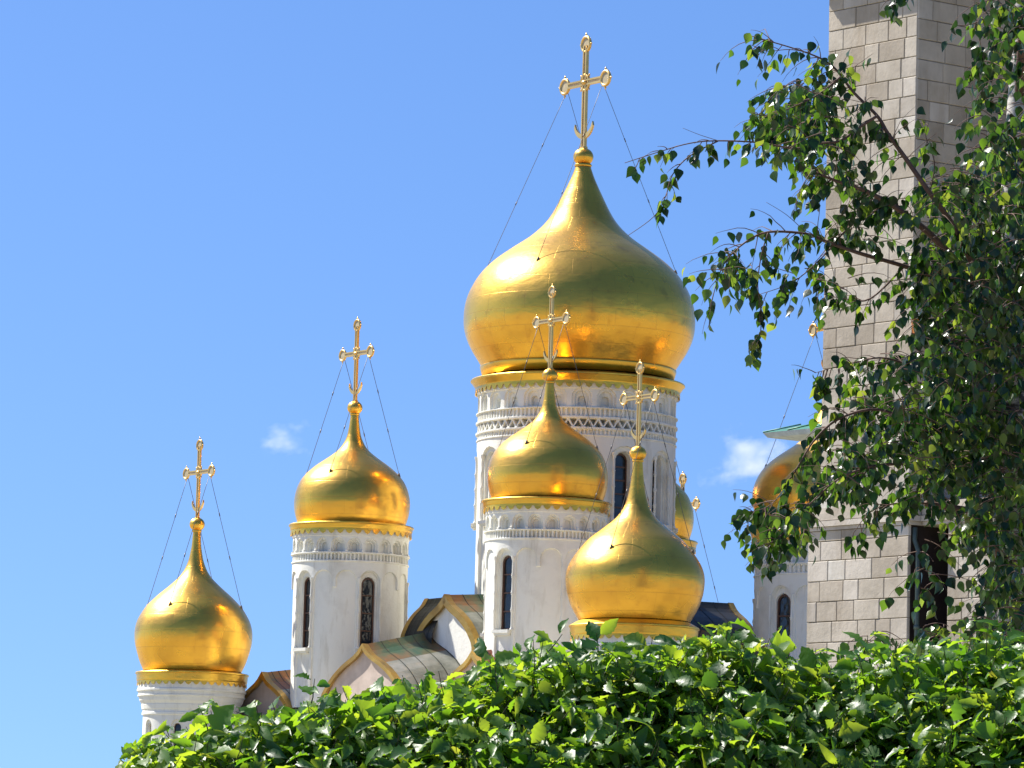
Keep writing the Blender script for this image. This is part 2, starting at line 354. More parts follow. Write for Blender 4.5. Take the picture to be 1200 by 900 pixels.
def make_dome(name, cx, cyref, Y, prof, ball, tip_y, parent=cathedral, label=None, dxz=0.0):
    """prof: [(photo y, half width px)] top -> bottom on the axis through (cx, cyref); ball: (y, r)"""
    k = 1 / ppm(Y); base = at(cx, cyref, Y)
    ax = lambda y: cx + ROLL * (cyref - y)
    Z = lambda y: zat(ax(y), y, Y)
    d = cpart('dome', parent); d.location = Vector((base.x, base.y, 0)) - CORG
    if label: d['label'] = label
    # smooth the measured profile
    ys = np.array([p[0] for p in prof], float); hw = np.array([p[1] for p in prof], float)
    yy = np.linspace(ys[0], ys[-1], 90)
    h = np.interp(yy, ys, hw)
    for _ in range(5): h[1:-1] = 0.25 * h[:-2] + 0.5 * h[1:-1] + 0.25 * h[2:]
    zz = np.array([Z(float(y)) for y in yy]); hh = h * k
    shell = MB(); shell.lathe([(float(a), float(b)) for a, b in zip(hh, zz)][::-1], 128)
    o = shell.build('shell', GOLD, d)
    by, br = ball; zb = Z(by)
    b = MB(); b.lathe([(br * k * math.cos(a) + 0.001, zb + br * 0.9 * k * math.sin(a)) for a in np.linspace(-1.5, 1.5, 20)], 40)
    b.lathe([(hh[0] * 1.15, zb - br * 0.98 * k), (hh[0] * 1.25, zb - br * 0.86 * k), (hh[0] * 1.1, zb - br * 0.7 * k)], 32)
    b.build('finial_ball', GOLD, d)
    s = (zat(ax(tip_y), tip_y, Y) - zb) / 146.0
    cr = cross_mesh(s).build('cross', [GOLD_PALE, PALE_DISC], d); cr.location = (0, 0, zb); cr.rotation_euler = (0, 0, ARM_ANG)
    # guy wires from both arm ends down to the shoulder of the shell
    imax = int(np.argmax(h)); ia = int(np.argmin(np.abs(h[:imax] - 0.83 * h[imax])))
    for sgn, ang in ((1, -27), (1, 80), (-1, -98), (-1, 152)):
        p0 = Vector((math.cos(ARM_ANG), math.sin(ARM_ANG), 0)) * sgn * 35 * s + Vector((0, 0, zb + 82 * s))
        q = math.radians(ang); r = hh[ia]
        p1 = Vector((r * math.sin(q), -r * math.cos(q), zz[ia] - 0.01))
        w = MB(); pts = [p0.lerp(p1, f) - Vector((0, 0, 0.10 * s * 4 * f * (1 - f))) for f in np.linspace(0, 1, 9)]
        w.tube(pts, 0.0085, 5)
        for f in (0.3, 0.62):
            c = p0.lerp(p1, f); dd = (p1 - p0).normalized() * 0.06; w.tube([c - dd, c + dd], 0.018, 5)
        e = (p1 - p0).normalized(); w.tube([p1 - e * .12, p1 + e * 0.02], 0.03, 6)
        w.build('guy_wire', WIRE, d)
    return d, hh[-1], zz[-1], k, Z

def gold_cornice(parent, r_in, z_in, r_top, z_top, r_bot, z_bot, teeth, tooth_h):
    b = MB()
    b.lathe([(r_in * .97, z_in), (r_in * 1.0, z_in - 0.02), (r_top - .02, z_top + 0.02), (r_top, z_top), (r_top, z_top - 0.035), (r_top - .03, z_top - .05),
             (r_bot + 0.01, z_bot + 0.03), (r_bot, z_bot), (r_bot - .02, z_bot)], 144, smooth=False)
    p = 2 * math.pi / teeth
    for i in range(teeth):                     # hanging scalloped valance, each tooth a small tongue
        c = i * p; V = []
        prof = [(-.5, 0), (-.5, .3), (-.36, .42), (-.28, .75), (0, 1), (.28, .75), (.36, .42), (.5, .3), (.5, 0)]
        for rr in (r_bot - 0.002, r_bot - 0.016):
            for u, v in prof: V.append((rr * math.sin(c + u * p), -rr * math.cos(c + u * p), z_bot + 0.004 - v * tooth_h))
        n = len(prof)
        b.add(V, [tuple(range(n)), tuple(range(n, 2 * n))[::-1]] + [(j, n + j, n + (j + 1) % n, (j + 1) % n) for j in range(n)])
    return b.build('cornice', GOLD_TRIM, parent)

def window_mesh(hw, h, bars):
    """round-headed window in local x/z, base at z=0, facing -y"""
    X, Y, Z = Vector((1, 0, 0)), Vector((0, 1, 0)), Vector((0, 0, 1)); b = MB(); n = 14
    def outline(o):
        P = [(-(hw - o), o), (hw - o, o)]
        for a in range(n + 1):
            q = math.pi * a / n; P.append(((hw - o) * math.cos(q), h - hw + (hw - o) * math.sin(q)))
        return P
    b.extrude(outline(0.0), X, Z, Y, (0, 0.0, 0), 0.05, 0)
    A, B = outline(0.0), outline(hw * .2); m = len(A); V = []
    for P, y in ((A, -.05), (B, -.05), (A, .02), (B, .01)): V += [(p[0], y, p[1]) for p in P]
    Fc = []
    for i in range(m):
        j = (i + 1) % m
        Fc += [(i, j, m + j, m + i), (i, 2 * m + i, 2 * m + j, j), (m + i, m + j, 3 * m + j, 3 * m + i)]
    b.add(V, Fc, 1)
    for i in range(bars):
        z = h * (i + 1) / (bars + 1); b.box((0, -.025, z), X, Y, Z, hw * .86, .02, hw * .085, 1)
    return b
def colonnette_mesh(h, r):
    b = MB(); P = [(r * 1.9, 0), (r * 1.9, h * .02), (r * 1.2, h * .03), (r, h * .05)]
    for c in (.27, .5, .73):
        P += [(r, h * (c - .035)), (r * 1.5, h * (c - .022)), (r * 1.25, h * (c - .01)), (r * 2.0, h * c), (r * 1.25, h * (c + .01)), (r * 1.5, h * (c + .022)), (r, h * (c + .035))]
    P += [(r, h * .93), (r * 1.4, h * .95), (r * 1.9, h * .97), (r * 1.9, h)]
    b.lathe(P, 10); return b

WCACHE = {}
def place_windows(parent, R, angs, hw, h, zb, bars, colon=True, rec=.2):
    key = (round(hw, 3), round(h, 3))
    for a in angs:
        q = math.radians(a)
        if ('w', key) not in WCACHE: WCACHE[('w', key)] = window_mesh(hw, h, bars).build('window', [GLASS, FRAME], parent)
        src = WCACHE[('w', key)]; o = src if src.parent == parent and not src.get('_u') else link('window', src.data, parent)
        src['_u'] = 1
        o.location = ((R - rec) * math.sin(q), -(R - rec) * math.cos(q), zb); o.rotation_euler = (0, 0, q)
        sill = MB(); e = Vector((math.sin(q), -math.cos(q), 0)); tn = Vector((math.cos(q), math.sin(q), 0))
        sill.box(e * (R - .04) + Vector((0, 0, zb - .06)), tn, e, Vector((0, 0, 1)), hw * 1.5, .16, .05)
        sill.box(e * (R - .06) + Vector((0, 0, zb - .14)), tn, e, Vector((0, 0, 1)), hw * 1.3, .12, .03)
        sill.build('window_sill', WHITE, parent)
        if colon:
            for sg in (-1, 1):
                if ('c', key) not in WCACHE: WCACHE[('c', key)] = colonnette_mesh(h * 1.0, hw * .13).build('colonnette', WHITE, parent)
                s2 = WCACHE[('c', key)]; c = s2 if s2.parent == parent and not s2.get('_u') else link('colonnette', s2.data, parent)
                s2['_u'] = 1
                qq = q + sg * 1.62 * hw / R; c.location = ((R + .015) * math.sin(qq), -(R + .015) * math.cos(qq), zb - .02)
for_cleanup = WCACHE

def small_drum(cx, y0, Y, Rpx, dome, zlow, win0=22.3, label=None, blind=()):
    """round drum of the C kind: y0 = photo y (limb) of the underside of the gold band"""
    dm, rb, zbase, k, Z = dome; f = Rpx / 68.5
    z = lambda dy: Z(y0 + dy * f)
    R = 68.0 * f * k
    d = cpart('drum'); d.location = dm.location
    if label: d['label'] = label
    gold_cornice(d, rb, zbase, 73.6 * f * k, z(-6.5), 71.5 * f * k, z(0), 42, (z(0) - z(7)))
    zN1, zN0 = z(14), z(27.5); zD1, zD0 = z(30), z(37); zA, zP = z(49), z(69); zW1, zW0 = z(57), z(139)
    p15 = 2 * math.pi / 15; w0 = math.radians(win0); um = f * k
    def depth(T, ZZ):
        D = np.zeros_like(T)
        D[(ZZ > z(9))] = -0.02
        un = cyc(T, 0.1, 22) * R; nh = 0.30 * 2 * math.pi * R / 22
        D[arch_in(un, ZZ, nh * 1.38, zN0 + .01, zN1 + nh * .36)] = 0.05
        D[arch_in(un, ZZ, nh, zN0, zN1)] = 0.13
        D[arch_in(un, ZZ, nh * .6, zN0 + 0.02, zN1 - nh * .5)] = 0.2
        un2 = cyc(T, 0.1 + math.pi / 22, 22) * R
        D[(np.abs(un2) < nh * .28) & (ZZ > zN0) & (ZZ < zN0 + .06)] = -0.04
        D[(ZZ < zN0) & (ZZ > zN0 - .05)] = -0.05
        ud = cyc(T, 0.0, 92) * R
        band = (ZZ < zD1) & (ZZ > zD0)
        D[band] = 0.0; D[band & (np.abs(ud) < 0.25 * 2 * math.pi * R / 92)] = 0.07
        D[(ZZ < zD0) & (ZZ > zD0 - .05)] = -0.03
        # tall blind arches, every third one holds a window
        ua = cyc(T, w0, 15) * R; ah = 0.43 * p15 * R
        A = arch_in(ua, ZZ, ah, zlow - 5, zA)
        iw = np.abs(cyc(T, w0, 5)) < p15 * .5
        for i_ in blind: iw &= ~(np.abs(cyc(T, w0 + i_ * 2 * math.pi / 5, 1)) < p15 * .5)
        D[A] = 0.055
        gap = (np.abs(cyc(T, w0 + p15 / 2, 15)) < p15 * .08) & (ZZ < zP) & (np.abs(cyc(T, w0 + 1.5 * p15, 5)) < p15 * .12)
        D[gap] = 0.055
        uw = cyc(T, w0, 5) * R; wh = math.radians(7.2) * R
        D[arch_in(uw, ZZ, ah * .92, zW0 - .02, zA - ah * .1) & iw] = 0.13
        D[arch_in(uw, ZZ, wh * 1.06, zW0, zW1 + .02) & iw] = 0.34
        return D
    drum_surface('wall', R, z(-2), zlow, 800, 330, depth, d)
    place_windows(d, R, [win0 + 72 * i for i in range(5) if i not in blind], math.radians(6.9) * R, zW1 - zW0, zW0, 3, rec=.24)
    return d

def main_drum(cx, y0, Y, Rpx, dome, zlow):
    dm, rb, zbase, k, Z = dome; f = 1.0; z = lambda dy: Z(y0 + dy)
    R = Rpx * k; d = cpart('drum'); d.location = dm.location; d['label'] = 'tall wide drum with lattice band under the largest dome'
    b = MB(); b.lathe([(rb * .985, zbase + .03), (rb + .05, zbase), (rb + .05, zbase - .04), (rb - .03, z(-14.0)), (rb - .06, z(-14.5))], 144); b.build('dome_skirt', GOLD_TRIM, d)
    gold_cornice(d, rb, z(-13), 126.5 * k, z(-9), 121 * k, z(0), 66, z(0) - z(8))
    N1, N0 = z(11.5), z(30); B1, B0 = z(32), z(40); T1, T0 = z(43.5), z(53); E1, E0 = z(56), z(61.5); A1 = z(73); W1, W0 = z(80), z(158)
    w0 = math.radians(29); p12 = math.pi / 6
    def depth(T, ZZ):
        D = np.zeros_like(T)
        un = cyc(T, 0.03, 25) * R; nh = 0.27 * 2 * math.pi * R / 25
        D[ZZ > z(9)] = -0.04
        D[arch_in(un, ZZ, nh * 1.45, N0 + .0, N1 + nh * .45)] = 0.06
        D[arch_in(un, ZZ, nh, N0, N1)] = 0.14
        D[arch_in(un, ZZ, nh * .55, N0 + .05, N1 - nh * .7)] = 0.26
        D[(ZZ < N0) & (ZZ > N0 - .05)] = -0.05
        ub = cyc(T, 0, 130) * R; m = (ZZ < B1) & (ZZ > B0); D[m & (np.abs(ub) < .27 * 2 * math.pi * R / 130)] = 0.07
        D[(ZZ < B0) & (ZZ > T1 + .015)] = -0.05
        # two rows of triangles
        pt = 2 * math.pi / 62; zz = (ZZ - T0) / (T1 - T0)
        up = np.abs(cyc(T, 0, 62)) / (pt / 2); dn = np.abs(cyc(T, pt / 2, 62)) / (pt / 2)
        tri = ((zz > .04) & (zz < .96)) & ((up < (0.74 - zz * .98)) | (dn < (zz * .98 - 0.24)))
        D[tri] = 0.30
        D[(ZZ < T0) & (ZZ > E1 + .015)] = -0.05
        ue = cyc(T, 0, 150) * R; m = (ZZ < E1) & (ZZ > E0); D[m & (np.abs(ue) < .25 * 2 * math.pi * R / 150)] = 0.06
        D[(ZZ < E0) & (ZZ > E0 - .05)] = -0.03
        ua = cyc(T, w0, 12) * R; ah = .38 * p12 * R
        D[arch_in(ua, ZZ, ah * 1.0, zlow - 5, A1)] = 0.09
        wh = math.radians(5.0) * R
        D[arch_in(ua, ZZ, ah * .78, W0 - .3, A1 - ah * .24)] = 0.18
        D[arch_in(ua, ZZ, wh * 1.05, W0, W1 + .02)] = 0.50
        return D
    drum_surface('wall', R, z(-4), zlow, 1250, 400, depth, d)
    place_windows(d, R, [29 + 30 * i for i in range(12)], math.radians(4.9) * R, W1 - W0, W0, 4, rec=.42)
    return d

def plain_drum(cx, y0, Y, Rpx, dome, zlow, label=None):
    """D kind: flared mouldings under the gold band, then a narrower shaft with small arched windows"""
    dm, rb, zbase, k, Z = dome; f = Rpx / 69.3; z = lambda dy: Z(y0 + dy * f); R = 60 * f * k
    d = cpart('drum'); d.location = dm.location
    if label: d['label'] = label
    gold_cornice(d, rb, zbase, 66.5 * f * k, z(-10), 64.5 * f * k, z(0), 44, z(0) - z(5.5))
    steps = [(0, 63), (9, 63), (10, 64), (12, 64), (12.5, 62.5), (16, 62.2), (16.5, 63), (18, 63), (18.5, 61.5), (23, 60.5), (27, 58), (28, 58.5), (33, 57.6), (34, 56.6), (36, 56.6), (37, 57.4), (39.5, 57.4), (40, 55.8), (400, 55.8)]
    sy = [s[0] for s in steps]; sr = [s[1] for s in steps]; w0 = math.radians(-58)
    def depth(T, ZZ):
        dy = (z(0) - ZZ) / (f * k); D = (R - np.interp(dy, sy, sr) * f * k)
        u = cyc(T, w0, 8) * R
        D[arch_in(u, ZZ, 7.5 * f * k, z(140), z(46))] += 0.06
        D[arch_in(u, ZZ, 5.0 * f * k, z(130), z(50))] += 0.22
        return D
    drum_surface('wall', R, z(-3), zlow, 640, 300, depth, d)
    place_windows(d, 55.8 * f * k, [-58 + 45 * i for i in range(8)], 4.7 * f * k, z(50) - z(128), z(128), 3, colon=False, rec=.20)
    return d

# dome profiles (photo y, half width)
P_MAIN = [(194, 8.5), (207, 13), (220, 19), (233, 25.5), (246, 32), (257, 38.5), (267, 46.5), (280, 61), (293, 81), (307, 101), (320, 115), (333, 124.5), (347, 131.6), (360, 135.6),
          (373, 137), (387, 136.6), (400, 133.2), (413, 127), (424, 119.5), (433, 114)]
P_C = [(484, 4.7), (493, 5.4), (501, 6.4), (511, 8.2), (518, 11), (527.5, 17), (536.7, 29), (546, 43), (555, 53.6), (564, 61), (573, 65.2), (582.5, 67.7), (592, 68.5), (601, 67.6), (610, 65.2), (616, 63)]
P_A = [(540, 5.7), (553, 6.7), (567, 8.2), (580, 10.4), (593, 14.2), (607, 23), (620, 39), (633, 56.5), (647, 68), (656, 74.5), (665, 79.3), (673, 81.4), (680, 82), (695, 80.5), (710, 75.8), (721, 69.8), (728, 65.5)]
P_D = [(622, 4.6), (640, 5.6), (657, 8.7), (669, 13.5), (677.5, 19.5), (689, 32), (698, 43), (712, 57), (726.6, 65.7), (736, 68.6), (745, 69.3), (754, 68.7), (763, 66.4), (776, 62.5), (787, 57.5)]
def scaled(P, yref, ynew, f): return [(ynew + (y - yref) * f, h * f) for y, h in P]

Y_M, Y_B, Y_C, Y_D, Y_A, Y_E, Y_F, Y_G = 150, 144.4, 151, 152, 138, 155.6, 149, 162
ZR = 8.6
dm = make_dome('dome', 679, 373, Y_M, P_MAIN, (184, 12), 38, label='largest gold onion dome, on the tall central drum')
main_drum(679, 459, Y_M, 117, dm, ZR)
dc = make_dome('dome', 412.5, 592, Y_C, P_C, (478, 9), 371, label='gold onion dome standing clear to the left of the largest one')
small_drum(412.5, 624, Y_C, 68.5, dc, ZR, label='white drum with blind arches and two tall windows showing')
PB = scaled(P_C, 592, 561, 1.045)
db = make_dome('dome', 641.5, 561, Y_B, PB, (440, 9.2), 332, label='gold onion dome in front of the large drum')
small_drum(641.5, 596.5, Y_B, 71.8, db, ZR, win0=-43, blind=(1,), label='white drum with one tall window at its left, before the large drum')
da = make_dome('dome', 744.3, 680, Y_A, P_A, (531.5, 10), 421, label='nearest low gold onion dome just above the hedge')
plain_drum(744.3, 747, Y_A, 80, da, 6.0, 'white drum mostly hidden behind the hedge')
dd = make_dome('dome', 226.7, 745, Y_D, P_D, (614.5, 9), 512, label='leftmost and lowest gold onion dome')
plain_drum(226.7, 800, Y_D, 69.3, dd, 6.0, 'leftmost white drum flaring out in mouldings')
PE = scaled(P_C, 592, 608, 1.0)
de = make_dome('dome', 745, 608, Y_E, PE, (494, 9), 387, label='gold onion dome peeping out at the right behind the large drum')
small_drum(745, 641, Y_E, 68.5, de, ZR)
PF = scaled(P_MAIN, 373, 583, 0.642)
PF = [(y, h) for y, h in PF]
df = make_dome('dome', 969, 583, Y_F, PF, (452, 9), 338, label='gold onion dome half hidden behind the stone tower and birch leaves')
small_drum(969, 632, Y_F, 84, df, ZR, win0=-42, label='white drum beside the stone tower, with narrow windows')
PG = scaled(P_A, 680, 772, 0.82)
dg = make_dome('dome', 795.5, 772, Y_G, PG, (651, 8), 552, label='gold dome hidden but for its cross')
plain_drum(795.5, 826, Y_G, 66, dg, 6.0)

# body of the church: gallery and upper block, hidden by the hedge
def obox(name, cxy, ha, hb, z0, z1, m):
    b = MB(); c = Vector((*cxy, (z0 + z1) / 2)); b.box(c - CORG, UX, VX, Vector((0, 0, 1)), ha, hb, (z1 - z0) / 2)
    return b.build(name, m, cathedral)
obox('gallery_wall', (3.2, 150), 9.2, 9.2, 0, 8.0, WHITE)
obox('upper_wall', (2.6, 149.8), 5.4, 5.4, 7.9, 9.3, WHITE)

KEEL = [(0, 1), (.05, .93), (.11, .855), (.2, .775), (.32, .70), (.45, .62), (.58, .52), (.7, .41), (.81, .28), (.9, .15), (.96, .05), (1, -.1), (1.0, -.6)]
def gable_roof(peak, Y, n, hw, h, L, rise, roof_m, ridge_m=None, trim=0.115, label=None, tymp=GABLE):
    """keel-arched barrel roof: gable at `peak`, outward normal n, ridge running back along -n and rising"""
    P = at(*peak, Y) - CORG; n = Vector(n).normalized(); a = -n; w = Vector((0, 0, 1)).cross(n).normalized(); Zv = Vector((0, 0, 1))
    r = cpart('gable_roof')
    if label: r['label'] = label
    prof = [(-s, z) for s, z in KEEL[::-1]] + KEEL[1:]
    def pt(s, z, t, k=1.0): return P + w * s * hw * k + Zv * ((z - 1) * h) + a * t + Zv * rise * (t / L)
    b = MB(); m = len(prof); nt_ = 6; V = []
    for i in range(nt_ + 1):
        for s, z in prof: V.append(pt(s, z, L * i / nt_))
    Fc = []; 
    for i in range(nt_):
        for j in range(m - 1):
            b_ = 1 if (ridge_m and abs((prof[j][0] + prof[j + 1][0]) / 2) < .4) else 0
            o = i * m + j; Fc.append(((o, o + 1, o + 1 + m, o + m), b_))
    for f, mi in Fc: b.add([V[q] for q in f], [(0, 1, 2, 3)], mi, False)
    for i in range(1, nt_):                           # lapped joints of the metal sheets
        for j in range(m - 1):
            q0, q1 = V[i * m + j], V[i * m + j + 1]; up = (q1 - q0).cross(a).normalized()
            if up.dot(q0 - (P - Zv * h + a * (L * i / nt_))) < 0: up = -up
            e = .014; b.add([q0 - a * e + up * .004, q1 - a * e + up * .004, q1 + a * e + up * .010, q0 + a * e + up * .010], [(0, 1, 2, 3)], 2)
    b.build('roof_sheet', [roof_m, ridge_m or roof_m, DARK_ROOF], r)
    # gilded edge: band swept along the keel arch, standing proud of the gable
    g = MB(); sec = [(0.02, -.10), (0.02, .12), (-trim, .12), (-trim, .02)]; Vg = []
    for i, (s, z) in enumerate(prof):
        p0 = pt(*prof[max(i - 1, 0)], 0); p1 = pt(*prof[min(i + 1, m - 1)], 0)
        tan = (p1 - p0).normalized(); nn = n.cross(tan).normalized()
        if nn.dot(pt(s, z, 0) - (P - Zv * h * .9)) < 0: nn = -nn
        if s == 0: nn = Zv
        for u, v in sec: Vg.append(pt(s, z, 0) + nn * u + n * v)
    for i in range(m - 1):
        for c in range(4):
            c2 = (c + 1) % 4; o = i * 4
            g.add([Vg[o + c], Vg[o + c2], Vg[o + 4 + c2], Vg[o + 4 + c]], [(0, 1, 2, 3)])
    g.build('gilded_edge', GILT_OLD, r)
    t = MB(); poly = [(s * .97, z - .03) for s, z in prof]
    A = [pt(s, z, .03) for s, z in poly]; B = [pt(s, z, .3) - Zv * rise * .3 / L for s, z in poly]
    A += [A[-1] - Zv * 3.0, A[0] - Zv * 3.0]; B += [B[-1] - Zv * 3.0, B[0] - Zv * 3.0]; q = len(A)
    t.add(A + B, [tuple(range(q)), tuple(range(q, 2 * q))[::-1]] + [(i, q + i, q + (i + 1) % q, (i + 1) % q) for i in range(q)])
    t.build('gable_wall', tymp, r)
    return r
W_ = -UX
gable_roof((428, 755), 147, W_, 2.25, 1.55, 3.4, 0.75, ZINC, PATINA, label='grey and rusty green barrel roof with gilded ogee edge between two drums')
gable_roof((310, 788), 151.7, W_, 1.9, 1.5, 1.5, 0.22, ZINC, PATINA, label='small barrel roof with gilded ogee edge beside the leftmost dome')
gable_roof((524, 697), 147.5, W_, 1.75, 1.5, 3.4, 0.25, ZINC, PATINA, trim=.2, label='higher barrel roof with gilded ogee edge behind the rusty roof', tymp=WHITE)
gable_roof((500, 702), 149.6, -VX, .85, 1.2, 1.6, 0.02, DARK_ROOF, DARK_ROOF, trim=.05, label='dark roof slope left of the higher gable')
gable_roof((556, 764), 143.2, W_, 2.0, 1.5, 2.6, 0.45, RUST, RUST, label='rust brown roof ridge under the front drum')
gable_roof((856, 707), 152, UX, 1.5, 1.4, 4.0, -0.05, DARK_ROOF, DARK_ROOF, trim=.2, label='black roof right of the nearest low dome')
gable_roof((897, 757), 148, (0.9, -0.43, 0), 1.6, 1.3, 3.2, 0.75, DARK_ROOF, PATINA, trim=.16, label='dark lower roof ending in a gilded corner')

# ------------------------------------------------------------------ stone tower at the right
tower = empty('stone_tower', at(1068, 450, 95).xy.to_3d())
tag(tower, 'tall weathered stone block tower partly covered by the birch at the right', 'tower')
TO = Vector(tower.location); K0 = at(1071, 300, 95); K0.z = 0; K0 -= TO
LD, RD = Vector((-.62, .785, 0)), Vector((.785, .62, 0)); ZV = Vector((0, 0, 1))
LN, RN = Vector((-.785, -.62, 0)), Vector((.62, -.785, 0))
random.seed(5)
def ashlar(b, org, d, nrm, width, z0, z1, ch=.405, wmin=.42, wmax=.82):
    z = z0; row = 0
    while z < z1 - .02:
        hgt = min(ch * random.uniform(.96, 1.04), z1 - z); u = 0.0
        while u < width - .01:
            w = random.uniform(wmin, wmax) * (1 if u > 0 else random.choice((.6, 1.0)))
            if width - u - w < .28: w = width - u
            g_, bv = random.uniform(.003, .007), .012; pr = random.uniform(.0, .012)
            p = lambda a, c, o: org + d * a + ZV * c + nrm * o
            a0, a1, c0, c1 = u + g_, u + w - g_, z + g_, z + hgt - g_
            V = [p(a0, c0, -.05), p(a1, c0, -.05), p(a1, c1, -.05), p(a0, c1, -.05),
                 p(a0, c0, pr), p(a1, c0, pr), p(a1, c1, pr), p(a0, c1, pr),
                 p(a0 + bv, c0 + bv, .014 + pr), p(a1 - bv, c0 + bv, .014 + pr), p(a1 - bv, c1 - bv, .014 + pr), p(a0 + bv, c1 - bv, .014 + pr)]
            b.add(V, [(0, 1, 5, 4), (1, 2, 6, 5), (2, 3, 7, 6), (3, 0, 4, 7), (4, 5, 9, 8), (5, 6, 10, 9), (6, 7, 11, 10), (7, 4, 8, 11), (8, 9, 10, 11)])
            u += w
        z += hgt; row += 1
ZS = zat(1062, 592, 95); ZT = zat(1078, -28, 95); ZTOP = ZT + 9
WL, WR, WLow = 2.62, 4.6, 2.95
b = MB(); ashlar(b, K0 - LN * .0, LD, LN, WL, ZS, ZT); ashlar(b, K0, RD, RN, WR, ZS, ZT)
ashlar(b, K0 + LD * .25 + RD * .25, LD, LN, WL - .5, ZT, ZTOP); ashlar(b, K0 + LD * .25 + RD * .25, RD, RN, WR - .5, ZT, ZTOP)
b.build('block_facing', ASHLAR, tower)
c = MB(); cc = K0 + LD * WL / 2 + RD * WR / 2
c.box(cc + ZV * (ZS + ZT) / 2, LD, RD, ZV, WL / 2 - .03, WR / 2 - .03, (ZT - ZS) / 2)
c.box(cc + ZV * (ZT + ZTOP) / 2, LD, RD, ZV, WL / 2 - .29, WR / 2 - .29, (ZTOP - ZT) / 2 - .005)
c.build('core', MORTAR, tower)
wg = MB(); ashlar(wg, K0 + RD * 2.5 + RN * 4.0, -RN, -RD, 4.0, 0, ZTOP); ashlar(wg, K0 + RD * 2.5 + RN * 4.0, RD, RN, 5.0, 0, ZTOP)  # hidden wing, added to keep sky light off the tower's right face
wg.build('unseen_shade_wing_facing', ASHLAR, tower)
wc = MB(); wc.box(K0 + RD * 5.0 + RN * 1.99 + ZV * (ZTOP / 2 - .01), RD, RN, ZV, 2.47, 1.96, ZTOP / 2 - .02); wc.build('unseen_shade_wing', DARK_STONE, tower)
co = MB()
for dz, pr, hh in ((0, .10, .09), (.16, .22, .08), (.31, .32, .07)):
    co.box(cc + ZV * (ZT + dz), LD, RD, ZV, WL / 2 + pr, WR / 2 + pr, hh)
co.build('upper_cornice', ASHLAR, tower)
st = MB()
for dz, pr, hh in ((-.02, .035, .055), (.11, .07, .07), (.25, .10, .055), (.345, .05, .035)):
    st.box(K0 + LD * WLow / 2 + RD * 2.25 + ZV * (ZS - dz), LD, RD, ZV, WLow / 2 + pr, 2.25 + pr, hh)
st.build('string_course', ASHLAR, tower)
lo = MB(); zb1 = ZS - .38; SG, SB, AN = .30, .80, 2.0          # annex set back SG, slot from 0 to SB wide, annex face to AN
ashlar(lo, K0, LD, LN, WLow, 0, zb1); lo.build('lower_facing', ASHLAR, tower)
lc = MB(); lc.box(K0 + LD * WLow / 2 + RD * 1.22 + ZV * zb1 / 2, LD, RD, ZV, WLow / 2 - .03, 1.19, zb1 / 2); lc.build('lower_core', SLOT_SHADE, tower)
an = MB(); AO = K0 + RD * SG + RN * AN
ashlar(an, AO, LD, LN, AN - SB, 0, zb1); ashlar(an, AO, RD, RN, 2.1, 0, zb1)
an.build('annex_facing', ASHLAR, tower)
ac = MB(); ac.box(AO + LD * (AN - SB) / 2 + RD * 1.07 + ZV * zb1 / 2, LD, RD, ZV, (AN - SB) / 2 - .02, 1.04, zb1 / 2 - .003); ac.build('annex_core', SLOT_SHADE, tower)
am = MB()
for dz, pr, hh in ((-.02, .035, .055), (.11, .07, .07), (.25, .10, .055), (.345, .05, .035)):
    am.box(K0 + RN * (AN / 2 + .02 + pr / 2 + .045) + RD * (SG + 1.05 - pr / 2) + ZV * (ZS - dz), RN, RD, ZV, AN / 2 - .045 + pr / 2, 1.05 + pr / 2, hh)
am.build('annex_string_course', ASHLAR, tower)
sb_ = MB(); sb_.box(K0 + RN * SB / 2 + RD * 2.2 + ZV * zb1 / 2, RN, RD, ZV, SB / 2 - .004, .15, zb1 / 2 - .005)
sb_.build('slot_back_wall', SLOT_SHADE, tower)
dp = MB(); pp = at(1073, 690, 95) - TO; base = K0 + RD * .12 + RN * .13
dp.tube([base + ZV * 0.2, base + ZV * (zb1 - .5), base + ZV * (zb1 - .3) + LD * .1, base + ZV * (zb1 - .05) + LD * .1], .05, 10)
for z_ in np.arange(1.5, zb1 - .5, 1.6): dp.tube([base + ZV * z_, base + ZV * (z_ + .08)], .068, 10)
dp.build('drainpipe', PIPE, tower)
# green sheet canopy on the left flank
cp = MB(); e0 = at(909, 509, 99) - TO; ed = RN.copy(); en = RD * -1
Lc = 2.25; zc = e0.z
A = [e0 + en * .35, e0 + ed * Lc + en * .35, e0 + ed * Lc - en * .75, e0 - en * .75]
T = [e0 + ed * .55 - en * .2 + ZV * .17, e0 + ed * Lc - en * .2 + ZV * .17]
cp.add(A + T, [(0, 1, 5, 4), (2, 3, 4, 5), (3, 0, 4), (1, 2, 5)], 0)
A2 = [p - ZV * .10 - (p - (e0 + ed * .8 - en * .2)).normalized() * .1 for p in A]
cp.add(A + A2, [(0, 4, 5, 1), (1, 5, 6, 2), (2, 6, 7, 3), (3, 7, 4, 0)], 1)
A3 = [p - ZV * .22 for p in A2]
cp.add([Vector((p.x, p.y, e0.z - .10)) for p in A2] + A3[:0], [(0, 3, 2, 1)], 1)
for j in range(4): cp.tube([A[0].lerp(A[1], j / 3) + ZV * .015, T[0].lerp(T[1], j / 3) + ZV * .02], .014, 4, 0)
cp.build('green_canopy', [GREEN_SHEET, SOFFIT], tower)

